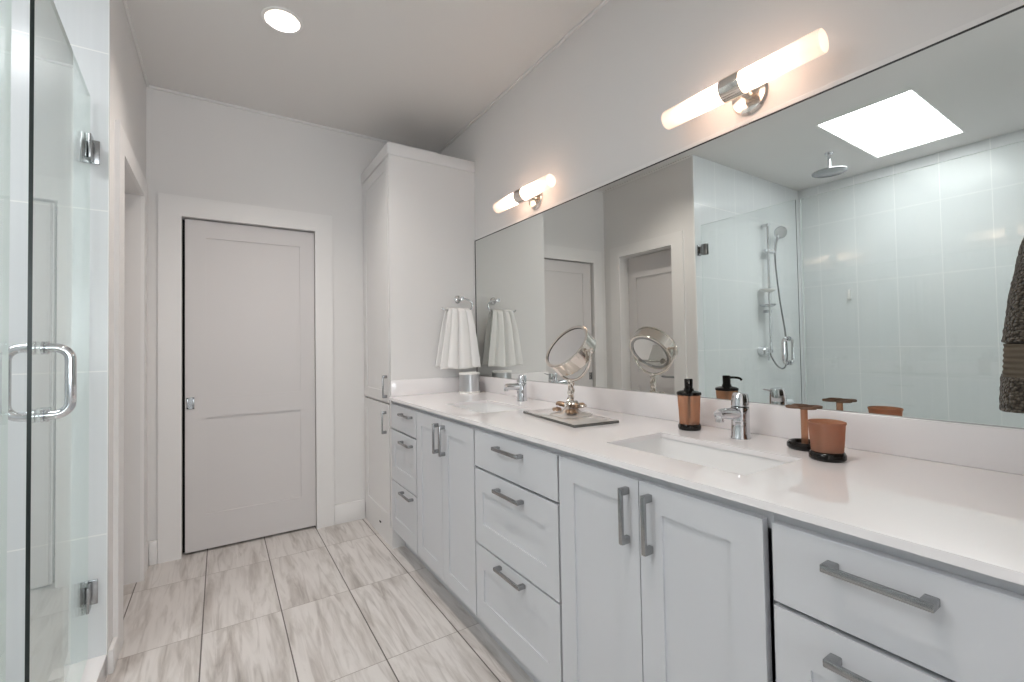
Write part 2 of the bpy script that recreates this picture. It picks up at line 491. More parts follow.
# hall wall on the left with a second door
EY0, EY1, EZ = 2.515, 3.125, 2.07
bm = BM()
relief(bm, [YE + 0.012, EY0, EY1, YB], [0, EZ, ZC], rects_depth([(EY0, EY1, -1, EZ)], 0.16), lambda u, v, d: (XL - d, u, v), 0.19)
struct('wall_left', bm, WALL, 'off-white hall wall beside the shower', 'wall')
bm = BM(); add_box(bm, XW, XW + 0.12, YF - 0.12, YB + 0.14, 0, ZC)
struct('wall_right', bm, WALL, 'off-white wall above the long mirror', 'wall')
bm = BM(); add_box(bm, 0.872, XW, -0.07, YEND, 0, ZC)
struct('wall_end', bm, WALL, 'short wing wall at the near end of the vanity', 'wall')
# wall behind the camera with an unseen window opening, added to bring in light
bm = BM()
WX0, WX1, WZ0, WZ1 = -0.33, 1.23, 0.82, 2.28
relief(bm, [XL - 0.02, WX0, WX1, XW + 0.12], [0, WZ0, WZ1, ZC], rects_depth([(WX0, WX1, WZ0, WZ1)], None), lambda u, v, d: (u, YF - d, v), 0.10)
struct('wall_front', bm, WALL, 'wall behind the camera with an unseen window opening added for light', 'wall')
bm = BM(); add_box(bm, XL - 0.1, XL, YF - 0.1, -0.262, 0, ZC)
struct('wall_near', bm, WALL, 'hall wall behind the camera', 'wall')
# shower walls
bm = BM(); add_box(bm, XS - 0.1, XL, YE, YE + 0.012, 0, ZC)
struct('wall_shower_end', bm, TILE_X, 'glossy pale tiled shower end wall with the hand shower', 'wall')
bm = BM(); add_box(bm, XS - 0.1, XS, -0.25, YE, 0, ZC)
struct('wall_shower_back', bm, TILE_Y, 'glossy pale tiled back wall of the shower', 'wall')
bm = BM(); add_box(bm, XS - 0.1, XL, -0.262, -0.25, 0, ZC)
struct('wall_shower_near', bm, TILE_X, 'tiled shower wall beside the camera', 'wall')
bm = BM(); add_box(bm, -0.505, XL, -0.25, YE, 0.0, 0.088, 0.004)
struct('shower_curb', bm, QUARTZ, 'low white stone curb under the shower glass', 'curb')

# trims
def casing(bm, a0, a1, top, w, wt, t, mapf):
    """flat door casing: a0..a1 inner opening, w leg width, t thickness. mapf(u,v,d)"""
    relief(bm, [a0 - w, a0, a1, a1 + w], [0, top, top + wt], lambda u, v: None if (a0 < u < a1 and v < top) else 0.0, mapf, t)
bm = BM(); casing(bm, DX0, DX1, DZ, 0.112, 0.121, 0.014, lambda u, v, d: (u, YB - 0.014 + d, v))
struct('trim_1', bm, TRIM, 'flat white casing around the closed back door', 'door trim')
bm = BM(); casing(bm, EY0, EY1, EZ, 0.118, 0.100, 0.016, lambda u, v, d: (XL + 0.016 - d, u, v))
struct('trim_2', bm, TRIM, 'flat white casing around the hall side door', 'door trim')
def skirting(name, label, *boxes):
    bm = BM()
    for b in boxes: add_box(bm, *b, bev=0.003)
    struct(name, bm, TRIM, label, 'baseboard')
skirting('baseboard_back', 'white baseboard along the back wall', (XL + 0.017, DX0 - 0.113, YB - 0.017, YB, 0, 0.135), (DX1 + 0.113, 0.870, YB - 0.017, YB, 0, 0.135))
skirting('baseboard_left', 'white baseboard on the hall wall', (XL, XL + 0.016, EY1 + 0.119, YB - 0.017, 0, 0.135), (XL, XL + 0.016, YE + 0.012, EY0 - 0.119, 0, 0.09))
bm = BM(); add_box(bm, XL, XW, YB - 0.014, YB, ZC - 0.014, ZC, 0.003)
struct('trim_3', bm, TRIM, 'thin white bead where the back wall meets the ceiling', 'ceiling trim')
bm = BM(); add_box(bm, XW - 0.014, XW, YEND, YB - 0.015, ZC - 0.014, ZC, 0.003)
struct('trim_4', bm, TRIM, 'thin white bead where the mirror wall meets the ceiling', 'ceiling trim')
bm = BM(); add_box(bm, XL, XL + 0.014, YE + 0.012, YB - 0.015, ZC - 0.014, ZC, 0.003)
struct('trim_5', bm, TRIM, 'thin white bead where the hall wall meets the ceiling', 'ceiling trim')

# doors
bm = BM()
dx0, dx1, dz0, dz1 = DX0 + 0.015, DX1 - 0.003, 0.014, DZ - 0.008
relief(bm, [dx0, -0.072, 0.458, dx1], [dz0, 0.225, 0.812, 0.935, 1.918, dz1],
       rects_depth([(-0.072, 0.458, 0.225, 0.812), (-0.072, 0.458, 0.935, 1.918)], 0.007), lambda u, v, d: (u, YB + 0.018 + d, v), 0.042)
d1 = struct('door_1', bm, DOORP, 'closed white two-panel pocket door in the back wall', 'door')
bm = BM()
px, pz = -0.150, 0.905
add_box(bm, px - 0.019, px + 0.019, YB + 0.0125, YB + 0.019, pz - 0.034, pz - 0.026, 0.001)
add_box(bm, px - 0.019, px + 0.019, YB + 0.0125, YB + 0.019, pz + 0.026, pz + 0.034, 0.001)
add_box(bm, px - 0.019, px - 0.011, YB + 0.0125, YB + 0.019, pz - 0.034, pz + 0.034, 0.001)
add_box(bm, px + 0.009, px + 0.019, YB + 0.0125, YB + 0.019, pz - 0.034, pz + 0.034, 0.001)
add_box(bm, px - 0.015, px + 0.015, YB + 0.0165, YB + 0.019, pz - 0.030, pz + 0.030)
cyl(bm, (px - 0.001, YB + 0.006, pz), (px - 0.001, YB + 0.019, pz), 0.007)
obj('flush_pull', bm, STEEL, d1, label='small square steel flush pull')
bm = BM(); add_box(bm, DX0, DX1, YB + 0.075, YB + 0.108, 0.001, DZ - 0.002)  # black sheet in place of the shade in the door gap
struct('pocket_shade', bm, SHADE_BLACK, 'black panel painting the shade behind the pocket door', 'painted shade')
bm = BM()
relief(bm, [EY0 + 0.004, EY0 + 0.10, EY1 - 0.10, EY1 - 0.004], [0.012, 0.225, 0.812, 0.935, 1.86, EZ - 0.006],
       rects_depth([(EY0 + 0.10, EY1 - 0.10, 0.225, 0.812), (EY0 + 0.10, EY1 - 0.10, 0.935, 1.86)], 0.008), lambda u, v, d: (XL - 0.110 - d, u, v), 0.045)
d2 = struct('door_2', bm, DOORP, 'closed white door recessed in the hall wall, seen in the mirror', 'door')
bm = BM()
hy, hz = EY0 + 0.065, 0.915
cyl(bm, (XL - 0.110, hy, hz), (XL - 0.101, hy, hz), 0.027)
cyl(bm, (XL - 0.102, hy, hz), (XL - 0.062, hy, hz), 0.010)
tube(bm, smooth_path([(XL - 0.066, hy - 0.008, hz), (XL - 0.062, hy + 0.03, hz), (XL - 0.062, hy + 0.08, hz), (XL - 0.066, hy + 0.13, hz)], 6), 0.009)
obj('lever_handle', bm, STEEL, d2, label='dark steel lever handle')

# ------------------------------------------------------------------ cabinets
def shaker_bm(bm, x, y0, y1, z0, z1, t=0.019, w=0.06, r=0.005, wz=None):
    """front facing -x at plane x"""
    wz = wz or w
    relief(bm, [y0, y0 + w, y1 - w, y1], [z0, z0 + wz, z1 - wz, z1], rects_depth([(y0 + w, y1 - w, z0 + wz, z1 - wz)], r),
           lambda u, v, d: (x + d, u, v), t)
    bev = [e for e in bm.edges if len(e.link_faces) == 2 and e.calc_face_angle(0) > 1.0]
    bmesh.ops.bevel(bm, geom=bev, offset=0.0012, segments=1, affect='EDGES')

def slab_bm(bm, x, y0, y1, z0, z1, t=0.019):
    add_box(bm, x, x + t, y0, y1, z0, z1, 0.0012, 1)

def pull_bm(bm, x, c, length, vertical=False):
    """flat bar pull on a front at plane x, c=(y,z) centre"""
    y, z = c; h = length / 2; out = 0.030
    ax = (lambda a0, a1, b0, b1, o0, o1: (x - o1, x - o0, y + b0, y + b1, z + a0, z + a1)) if vertical else \
         (lambda a0, a1, b0, b1, o0, o1: (x - o1, x - o0, y + a0, y + a1, z + b0, z + b1))
    hw = 0.0065
    add_box(bm, *ax(-h, h, -hw, hw, out - 0.008, out), bev=0.002)
    add_box(bm, *ax(-h, -h + 0.018, -hw, hw, 0.0, out - 0.004), bev=0.002)
    add_box(bm, *ax(h - 0.018, h, -hw, hw, 0.0, out - 0.004), bev=0.002)

Z0F, Z1F = 0.135, 0.883
def vanity(label, y0, y1, fronts, toe=True):
    """fronts: list of dicts kind/name; y0<y1"""
    root = thing('vanity_cabinet', label, 'cabinet', ((XF + XW) / 2, (y0 + y1) / 2, 0), 'vanity cabinets under the worktop')
    bm = BM()
    zc0 = Z0F - 0.005
    add_box(bm, XF + 0.0205, XF + 0.0385, y0, y1, Z1F - 0.02, ZU - 0.001)          # top rail
    add_box(bm, XF + 0.0386, XW - 0.001, y0, y0 + 0.016, zc0, Z1F - 0.0201)
    add_box(bm, XF + 0.0386, XW - 0.001, y0, y0 + 0.016, Z1F - 0.0202, ZU - 0.001)
    add_box(bm, XF + 0.0386, XW - 0.001, y1 - 0.016, y1, zc0, Z1F - 0.0201)
    add_box(bm, XF + 0.0386, XW - 0.001, y1 - 0.016, y1, Z1F - 0.0202, ZU - 0.001)
    add_box(bm, XF + 0.0215, XW - 0.0015, y0 + 0.0161, y1 - 0.0161, zc0, zc0 + 0.016)
    add_box(bm, XW - 0.016, XW - 0.002, y0 + 0.0161, y1 - 0.0161, zc0 + 0.0161, ZU - 0.2)
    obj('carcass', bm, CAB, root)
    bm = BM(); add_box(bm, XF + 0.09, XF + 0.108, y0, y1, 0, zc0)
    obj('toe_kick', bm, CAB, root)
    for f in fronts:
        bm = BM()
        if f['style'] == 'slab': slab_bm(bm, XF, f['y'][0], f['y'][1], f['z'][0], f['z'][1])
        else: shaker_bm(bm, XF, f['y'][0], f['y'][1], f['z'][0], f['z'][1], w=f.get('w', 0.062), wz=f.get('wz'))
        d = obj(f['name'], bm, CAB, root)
        bm = BM(); pull_bm(bm, XF, f['pull'], f['len'], f['name'] == 'door')
        obj('bar_pull', bm, STEEL, d, label='flat brushed steel bar pull')
    return root

def drawers(y0, y1, plen, w, pc=None):
    pc = pc if pc is not None else (y0 + y1) / 2
    return [dict(name='drawer', style='slab', y=(y0, y1), z=(0.739, Z1F), pull=(pc, 0.843), len=plen),
            dict(name='drawer', style='shaker', y=(y0, y1), z=(0.436, 0.730), pull=(pc, 0.688), len=plen, w=w, wz=0.085),
            dict(name='drawer', style='shaker', y=(y0, y1), z=(Z0F, 0.428), pull=(pc, 0.405), len=plen, w=w, wz=0.085)]
def doors(y0, ym, y1):
    return [dict(name='door', style='shaker', y=(y0, ym - 0.0015), z=(Z0F, Z1F), pull=(ym - 0.036, 0.790), len=0.140, w=0.066),
            dict(name='door', style='shaker', y=(ym + 0.0015, y1), z=(Z0F, Z1F), pull=(ym + 0.036, 0.790), len=0.140, w=0.066)]

vanity('white narrow three-drawer vanity cabinet beside the tall linen cabinet', 2.279, 2.726, drawers(2.284, 2.690, 0.165, 0.055, 2.412))
vanity('white two-door vanity cabinet under the far sink', 1.634, 2.278, doors(1.639, 1.957, 2.275))
vanity('white wide three-drawer vanity cabinet between the two sinks, below the round mirror', 1.092, 1.633, drawers(1.097, 1.630, 0.170, 0.060))
vanity('white two-door vanity cabinet under the near sink', 0.460, 1.091, doors(0.472, 0.775, 1.087))
last = vanity('white drawer cabinet at the right edge of the photo, nearest the camera', YEND + 0.001, 0.459, drawers(0.128, 0.455, 0.144, 0.060))
bm = BM(); add_box(bm, XF, XF + 0.019, YEND + 0.001, 0.1245, Z0F, Z1F, 0.001, 1)
obj('filler_panel', bm, CAB, last)

# tall linen cabinet
xt = 0.877
root = thing('linen_cabinet', 'tall off-white linen cabinet between the back wall and the worktop', 'cabinet', ((xt + XW) / 2, (YC + YB) / 2, 0))
bm = BM()
yi, yo = YC, YB - 0.001
add_box(bm, xt, XW - 0.001, yi, yi + 0.019, 0.0, 2.42)                # visible side
add_box(bm, xt, XW - 0.001, yo - 0.019, yo, 0.0, 2.42)
add_box(bm, xt + 0.022, xt + 0.040, yi + 0.019, yi + 0.040, 0.0, 2.42)        # face frame stiles
add_box(bm, xt + 0.022, xt + 0.040, yo - 0.040, yo - 0.019, 0.0, 2.42)
add_box(bm, xt, xt + 0.019, yi + 0.0191, yo - 0.0191, 0.0, 0.115)       # bottom rail
add_box(bm, xt + 0.022, xt + 0.040, yi + 0.040, yo - 0.040, 0.855, 0.885)     # middle rail
add_box(bm, xt + 0.022, xt + 0.040, yi + 0.040, yo - 0.040, 2.385, 2.42)
add_box(bm, xt + 0.03, XW - 0.001, yi + 0.019, yo - 0.019, 2.40, 2.42)
add_box(bm, XW - 0.02, XW - 0.001, yi + 0.019, yo - 0.019, 0.0, 2.42)
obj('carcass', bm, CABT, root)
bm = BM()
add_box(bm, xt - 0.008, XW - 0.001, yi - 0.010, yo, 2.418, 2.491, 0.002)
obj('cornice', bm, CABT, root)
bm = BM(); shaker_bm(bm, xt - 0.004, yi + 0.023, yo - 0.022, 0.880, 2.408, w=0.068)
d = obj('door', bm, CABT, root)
bm = BM(); pull_bm(bm, xt - 0.004, (yi + 0.062, 0.978), 0.140, True); obj('bar_pull', bm, STEEL, d, label='flat brushed steel bar pull')
bm = BM(); shaker_bm(bm, xt - 0.004, yi + 0.032, yo - 0.022, 0.118, 0.867, w=0.068)
d = obj('door', bm, CABT, root)
bm = BM(); pull_bm(bm, xt - 0.004, (yi + 0.085, 0.754), 0.140, True); obj('bar_pull', bm, STEEL, d, label='flat brushed steel bar pull')
bm = BM(); add_box(bm, xt - 0.004, xt, 2.955, 2.985, 0.083, 0.094, 0.001)
obj('vent_slot', bm, DARKEDGE, root, label='tiny dark slot in the plinth')

# ------------------------------------------------------------------ worktop, splashes, sinks
S2 = (0.985, 1.240, 0.570, 1.005)
S1 = (0.985, 1.240, 1.760, 2.180)
bm = BM()
relief(bm, [0.856, S2[0], S2[1], 1.4795], [YEND + 0.001, S2[2], S2[3], S1[2], S1[3], YC - 0.001],
       lambda u, v: None if any(a < u < b and c < v < d for a, b, c, d in (S1, S2)) else 0.0, lambda u, v, d: (u, v, ZT - d), ZT - ZU)
be = [e for e in bm.edges if len(e.link_faces) == 2 and e.calc_face_angle(0) > 1.0]
bmesh.ops.bevel(bm, geom=be, offset=0.002, segments=2, affect='EDGES')
tag(obj('countertop', bm, QUARTZ), 'long glossy white quartz worktop with two sink cutouts', 'countertop')
bm = BM(); add_box(bm, 1.455, 1.4795, YEND + 0.001, YC - 0.0015, ZT + 0.0003, 1.020, 0.002)
tag(obj('backsplash', bm, QUARTZ), 'long low white quartz backsplash under the wall mirror', 'backsplash')
bm = BM(); add_box(bm, 0.872, 1.4545, YC - 0.021, YC - 0.0012, ZT + 0.0003, 1.020, 0.002)
tag(obj('side_splash', bm, QUARTZ), 'short white quartz splash against the tall linen cabinet', 'backsplash')

def basin_mesh(S):
    x0, x1, y0, y1 = S[0] - 0.004, S[1] + 0.004, S[2] - 0.004, S[3] + 0.004
    bm = BM()
    def ring(inset, z, rad):
        pts = []
        ax0, ax1, ay0, ay1 = x0 + inset, x1 - inset, y0 + inset, y1 - inset
        for (cx_, cy_, a) in ((ax1 - rad, ay1 - rad, 0), (ax0 + rad, ay1 - rad, PI / 2), (ax0 + rad, ay0 + rad, PI), (ax1 - rad, ay0 + rad, 1.5 * PI)):
            for k in range(7):
                t = a + PI / 2 * k / 6
                pts.append(bm.verts.new((cx_ + rad * math.cos(t), cy_ + rad * math.sin(t), z)))
        return pts
    rings = [ring(-0.018, ZU - 0.013, 0.03), ring(-0.018, ZU - 0.0006, 0.03), ring(0.0, ZU - 0.0006, 0.02), ring(0.002, ZU - 0.03, 0.022), ring(0.010, ZU - 0.09, 0.03), ring(0.02, ZU - 0.115, 0.04), ring(0.045, ZU - 0.128, 0.045), ring(0.10, ZU - 0.134, 0.02)]
    for A, B in zip(rings, rings[1:]):
        n = len(A)
        for i in range(n): bm.faces.new((A[i], A[(i + 1) % n], B[(i + 1) % n], B[i]))
    bm.faces.new(rings[-1])
    return bm
sink = thing('sink', 'white rectangular undermount sink nearest the camera, in front of the soap dispenser', 'sink', ((S2[0] + S2[1]) / 2, (S2[2] + S2[3]) / 2, ZU - 0.136), 'undermount sinks')
obj('basin', basin_mesh(S2), CERAMIC, sink)
bm = BM(); lathe(bm, [(0, 0.003), (0.012, 0.004), (0.016, 0.002), (0.024, 0.003), (0.026, 0.0)], ((S2[0] + S2[1]) / 2 + 0.01, (S2[2] + S2[3]) / 2, ZU - 0.1338))
obj('drain', bm, CHROME, sink)
dup(sink, ((S1[0] + S1[1]) / 2, (S1[2] + S1[3]) / 2, ZU - 0.136), 'white rectangular undermount sink far from the camera, in front of the steel canister')

# ------------------------------------------------------------------ faucets
fx, fy = 1.358, 0.799
fa = thing('faucet', 'chrome single-lever faucet at the near sink beside the soap dispenser', 'faucet', (fx, fy, ZT), 'chrome basin faucets')
bm = BM(); lathe(bm, [(0, 0), (0.0285, 0), (0.0285, 0.003), (0.0265, 0.006), (0.0262, 0.05), (0.0268, 0.094), (0.0255, 0.097), (0, 0.097)], (fx, fy, ZT))
obj('body', bm, CHROME, fa)
bm = BM()
pts = smooth_path([(fx - 0.01, fy + 0.001, ZT + 0.078), (fx - 0.05, fy + 0.004, ZT + 0.079), (fx - 0.08, fy + 0.008, ZT + 0.081), (fx - 0.100, fy + 0.010, ZT + 0.079)], 8)
tube(bm, pts, lambda t: 0.0185 - 0.003 * t, 20)
lathe(bm, [(0, 0), (0.0115, 0), (0.0125, 0.004), (0.0125, 0.02), (0, 0.02)], (fx - 0.094, fy + 0.0095, ZT + 0.058))
obj('spout', bm, CHROME, fa)
bm = BM()
ax = Vector((0.10, 0, 1))
lathe(bm, [(0, 0), (0.0262, 0), (0.0258, 0.012), (0.0225, 0.036), (0.0195, 0.041), (0, 0.0425)], (fx, fy, ZT + 0.0985), ax)
lv = obj('lever_cap', bm, CHROME, fa)
bm = BM()
tube(bm, smooth_path([(fx + 0.010, fy + 0.006, ZT + 0.128), (fx + 0.026, fy + 0.016, ZT + 0.132), (fx + 0.044, fy + 0.027, ZT + 0.137)], 5), lambda t: 0.004 - 0.0015 * t, 10)
obj('lever_pin', bm, CHROME, lv)
dup(fa, (1.365, 2.020, ZT), 'chrome single-lever faucet at the far sink near the steel canister')

# ------------------------------------------------------------------ long wall mirror
mr = thing('wall_mirror', 'long frameless wall mirror above the white backsplash', 'mirror', (XM, 1.38, 1.0205))
MZ0, MZ1, MY0, MY1 = 1.0208, 1.944, YEND + 0.002, YC - 0.003
bm = BM(); add_box(bm, XM, XW - 0.0005, MY0, MY1, MZ0, MZ1)
obj('mirror_glass', bm, MIRROR, mr)
bm = BM(); add_box(bm, XM - 0.0012, XM + 0.001, MY0, MY1, MZ1 - 0.004, MZ1 + 0.0005)
add_box(bm, XM - 0.0012, XM + 0.001, MY1 - 0.006, MY1, MZ0, MZ1)
obj('dark_edge', bm, DARKEDGE, mr, label='thin dark mirror edge')
bm = BM(); add_box(bm, XM - 0.002, XW - 0.0005, MY0, MY1, MZ1 + 0.0008, MZ1 + 0.015, 0.001, 1)
obj('top_channel', bm, TRIM, mr, label='slim white channel along the mirror top')

# ------------------------------------------------------------------ sconces
sy_, sz_ = 0.803, 2.038
sx_ = XW - 0.098
sc = thing('wall_sconce', 'lit tube sconce nearest the camera, above the near sink', 'wall lamp', (XW, sy_, sz_), 'two-tube wall sconces')
bm = BM(); lathe(bm, [(0, 0), (0.060, 0), (0.061, 0.006), (0.055, 0.014), (0.030, 0.020), (0, 0.021)], (XW - 0.0005, sy_, sz_ - 0.004), (-1, 0, 0), 48)
obj('wall_plate', bm, NICKEL, sc)
bm = BM(); cyl(bm, (XW - 0.018, sy_, sz_ - 0.002), (sx_ + 0.028, sy_, sz_), 0.016)
obj('arm', bm, NICKEL, sc)
bm = BM(); lathe(bm, [(0.0325, 0), (0.0375, 0.0), (0.0380, 0.003), (0.0380, 0.063), (0.0375, 0.066), (0.0325, 0.066)], (sx_, sy_ - 0.033, sz_), (0, 1, 0), 48)
lathe(bm, [(0, 0.030), (0.034, 0.030), (0.034, 0.036), (0, 0.036)], (sx_, sy_ - 0.033, sz_), (0, 1, 0), 48)
obj('collar', bm, NICKEL, sc)
for s in (-1, 1):
    bm = BM(); lathe(bm, [(0.0310, 0.008), (0.0335, 0.008), (0.0335, 0.252), (0.0320, 0.256), (0, 0.257), (0, 0.2545), (0.0300, 0.2535), (0.0310, 0.250), (0.0310, 0.008)], (sx_, sy_, sz_), (0, s, 0), 48)
    g = obj('glass_tube', bm, FROST, sc, label='frosted glass tube shade')
    bm = BM(); lathe(bm, [(0, 0.034), (0.013, 0.036), (0.016, 0.046), (0.016, 0.086), (0.012, 0.098), (0, 0.102)], (sx_, sy_, sz_), (0, s, 0), 24)
    obj('bulb', bm, BULBM, g)
dup(sc, (XW, 2.010, sz_), 'lit tube sconce far from the camera, near the linen cabinet')

# ------------------------------------------------------------------ recessed ceiling lamp
rl = thing('recessed_light', 'round lit recessed lamp in the ceiling', 'ceiling lamp', (cx, cy, ZC), 'recessed ceiling lamps')
bm = BM(); lathe(bm, [(cr - 0.006, 0.004), (cr - 0.004, -0.004), (cr + 0.010, -0.004), (cr + 0.012, 0.0), (cr - 0.006, 0.0)], (cx, cy, ZC - 0.0002), (0, 0, 1), 48)
obj('trim_ring', bm, WHITEPL, rl)
bm = BM(); lathe(bm, [(cr - 0.004, 0.0), (0.060, 0.075), (0.058, 0.085), (0, 0.085)], (cx, cy, ZC + 0.001), (0, 0, 1), 48)
obj('reflector_cone', bm, WHITEPL, rl)
bm = BM(); lathe(bm, [(0, 0.0), (0.035, 0.004), (0.050, 0.016), (0.052, 0.024), (0, 0.024)], (cx, cy, ZC + 0.050), (0, 0, 1), 40)
obj('lens', bm, CANLENS, rl)
def can_light(x, y, p):
    l = bpy.data.lights.new('can_lamp', 'AREA'); l.shape = 'DISK'; l.size = 0.09; l.energy = p; l.color = (1.0, 0.92, 0.85); l.spread = math.radians(120)
    o = bpy.data.objects.new('can_lamp', l); COL.objects.link(o); o.location = (x, y, ZC + 0.046)
can_light(cx, cy, CAN_POWER)
dup(rl, (cx, ADDED_CAN_Y, ZC), 'added recessed lamp, out of view, brightening the near end of the vanity')
rl['label'] = 'round lit recessed lamp in the ceiling in front of the closed door'
can_light(cx, ADDED_CAN_Y, CAN_POWER * 0.7)  # light of the added lamp, out of view

# ------------------------------------------------------------------ shower glass
hx, hy_ = XG, 2.268
ang = math.atan2(-0.382 - XG, 1.515 - hy_)     # door opened a touch towards the room
def door_map(s, d, z):
    """s along the door from the hinge, d towards the room (+x)"""
    dirv = Vector((-0.378 - XG, 1.513 - hy_, 0)).normalized(); nrm = Vector((-dirv.y, dirv.x, 0))
    if nrm.x < 0: nrm = -nrm
    return Vector((hx, hy_, 0)) + dirv * s + nrm * d + Vector((0, 0, z))
def door_box(bm, s0, s1, d0, d1, z0, z1, bev=0.0):
    t = BM(); add_box(t, s0, s1, d0, d1, z0, z1, bev)
    for v in t.verts: v.co = door_map(v.co.x, v.co.y, v.co.z)
    merge(bm, t)
sd = thing('shower_door', 'hinged clear glass shower door with a chrome handle', 'shower door', (XG, 1.9, 0.10))
DW = 0.752
bm = BM(); door_box(bm, 0.0, DW, -0.004, 0.004, 0.100, 2.190)
g = obj('glass_pane', bm, [GLASS, GLASSEDGE2, GLASSEDGE], sd)
for p in g.data.polygons:
    s = max(p.normal.dot(door_map(1, 0, 0) - door_map(0, 0, 0)), 0)
    if s > 0.9: p.material_index = 2
    elif abs(p.normal.z) > 0.9 or p.normal.dot(door_map(0, 0, 0) - door_map(1, 0, 0)) > 0.9: p.material_index = 1
for hz_ in (0.330, 1.985):
    bm = BM()
    door_box(bm, 0.006, 0.058, 0.0055, 0.014, hz_ - 0.045, hz_ + 0.045, 0.002)
    door_box(bm, 0.006, 0.058, -0.014, -0.0055, hz_ - 0.045, hz_ + 0.045, 0.002)
    add_box(bm, XG - 0.028, XG + 0.028, YE - 0.007, YE - 0.0005, hz_ - 0.045, hz_ + 0.045, 0.002)
    cyl(bm, (XG, 2.272, hz_ - 0.030), (XG, 2.272, hz_ + 0.030), 0.010)
    add_box(bm, XG - 0.008, XG + 0.008, 2.268, YE - 0.005, hz_ - 0.028, hz_ + 0.028)
    obj('hinge', bm, STEEL, sd, label='square chrome wall hinge')
bm = BM()
hs, hz0, hz1, hp, hr = 0.672, 1.066, 1.236, 0.058, 0.0115
for sgn in (1, -1):
    path = [door_map(hs, 0.006 * sgn, hz0), door_map(hs, (hp - 0.03) * sgn, hz0)]
    for k in range(1, 9):
        a = PI / 2 * k / 8; path.append(door_map(hs, (hp - 0.03 + 0.03 * math.sin(a)) * sgn, hz0 + 0.03 - 0.03 * math.cos(a)))
    for k in range(0, 9):
        a = PI / 2 * k / 8; path.append(door_map(hs, (hp - 0.03 + 0.03 * math.cos(a)) * sgn, hz1 - 0.03 + 0.03 * math.sin(a)))
    path.append(door_map(hs, 0.006 * sgn, hz1))
    tube(bm, path, hr, 16)
    for z in (hz0, hz1):
        a, b = door_map(hs, 0.0052 * sgn, z), door_map(hs, 0.0065 * sgn, z)
        lathe(bm, [(0, 0), (0.0165, 0), (0.0165, 0.005), (0.0135, 0.0065), (0.0165, 0.008), (0.0165, 0.013), (0, 0.013)], a, b - a, 24)
obj('door_handle', bm, CHROME, sd, label='back-to-back chrome loop handle')

sp = thing('shower_panel', 'fixed clear glass shower panel at the left edge of the photo', 'shower screen', (XG, 0.6, 0.09))
bm = BM(); add_box(bm, XG - 0.005, XG + 0.005, -0.248, 1.500, 0.0895, 2.195)
g = obj('glass_pane', bm, [GLASS, GLASSEDGE2], sp)
for p in g.data.polygons:
    if abs(p.normal.x) < 0.5: p.material_index = 1
bm = BM(); add_box(bm, XG - 0.010, XG + 0.010, -0.249, -0.235, 0.0895, 2.195); add_box(bm, XG - 0.009, XG + 0.009, -0.2, 1.45, 0.0885, 0.0985)
obj('channel', bm, CHROME, sp)

# ------------------------------------------------------------------ shower fittings
rh = thing('rain_shower_head', 'round chrome rain shower head hanging from the shower ceiling', 'shower head', (-1.33, 1.68, ZC))
bm = BM(); lathe(bm, [(0, -0.010), (0.030, -0.009), (0.032, 0.0), (0, 0.0)], (-1.33, 1.68, ZC - 0.0002))
obj('ceiling_plate', bm, CHROME, rh)
bm = BM(); cyl(bm, (-1.33, 1.68, 2.640), (-1.33, 1.68, ZC - 0.006), 0.012)
obj('drop_arm', bm, CHROME, rh)
bm = BM(); lathe(bm, [(0, 0.0), (0.118, 0.0), (0.126, 0.004), (0.126, 0.009), (0.060, 0.016), (0.025, 0.030), (0, 0.032)], (-1.33, 1.68, 2.615), (0, 0, 1), 56)
obj('spray_disc', bm, STEEL, rh)

hs_ = thing('hand_shower', 'chrome hand shower on a sliding rail on the tiled shower wall', 'hand shower', (-1.39, YE, 1.1))
rx, ry = -1.400, YE - 0.052
bm = BM(); cyl(bm, (rx, ry, 1.18), (rx, ry, 2.325), 0.011)
obj('rail', bm, CHROME, hs_)
for z in (2.315, 1.50):
    bm = BM(); add_box(bm, rx - 0.020, rx + 0.020, ry - 0.014, YE - 0.0005, z - 0.014, z + 0.014, 0.003)
    obj('rail_bracket', bm, CHROME, hs_)
bm = BM(); add_box(bm, rx - 0.11, rx + 0.026, ry - 0.022, ry + 0.022, 2.055, 2.085, 0.006); cyl(bm, (rx + 0.02, ry, 2.07), (rx + 0.055, ry, 2.07), 0.014)
obj('slider', bm, CHROME, hs_)
bm = BM()
tube(bm, smooth_path([(rx - 0.100, ry - 0.012, 2.035), (rx - 0.104, ry - 0.016, 2.10), (rx - 0.112, ry - 0.022, 2.17), (rx - 0.130, ry - 0.034, 2.225)], 6), lambda t: 0.011 + 0.003 * t, 16)
lathe(bm, [(0, 0), (0.052, 0.0), (0.058, 0.008), (0.052, 0.022), (0.02, 0.034), (0, 0.036)], (rx - 0.135, ry - 0.055, 2.250), (-0.72, 0.62, 0.25), 32)
obj('spray_head', bm, CHROME, hs_)
for z in (1.675, 1.535):
    bm = BM(); lathe(bm, [(0, 0), (0.050, 0.004), (0.066, 0.016), (0.068, 0.026), (0.064, 0.026), (0.048, 0.010), (0, 0.008)], (rx + 0.070, ry - 0.020, z), (0, 0, 1), 32)
    obj('soap_dish', bm, WHITEPL if z > 1.6 else CHROME, hs_, label='small round shelf on the shower rail')
bm = BM(); cyl(bm, (rx + 0.10, YE - 0.001, 1.128), (rx + 0.10, YE - 0.055, 1.128), 0.042); cyl(bm, (rx + 0.10, YE - 0.05, 1.128), (rx + 0.10, YE - 0.085, 1.128), 0.026)
add_box(bm, rx - 0.06, rx + 0.10, YE - 0.045, YE - 0.015, 1.108, 1.148, 0.008); add_box(bm, rx + 0.092, rx + 0.108, YE - 0.090, YE - 0.072, 1.040, 1.135, 0.004)
cyl(bm, (rx - 0.005, ry, 1.135), (rx - 0.005, ry, 1.20), 0.013)
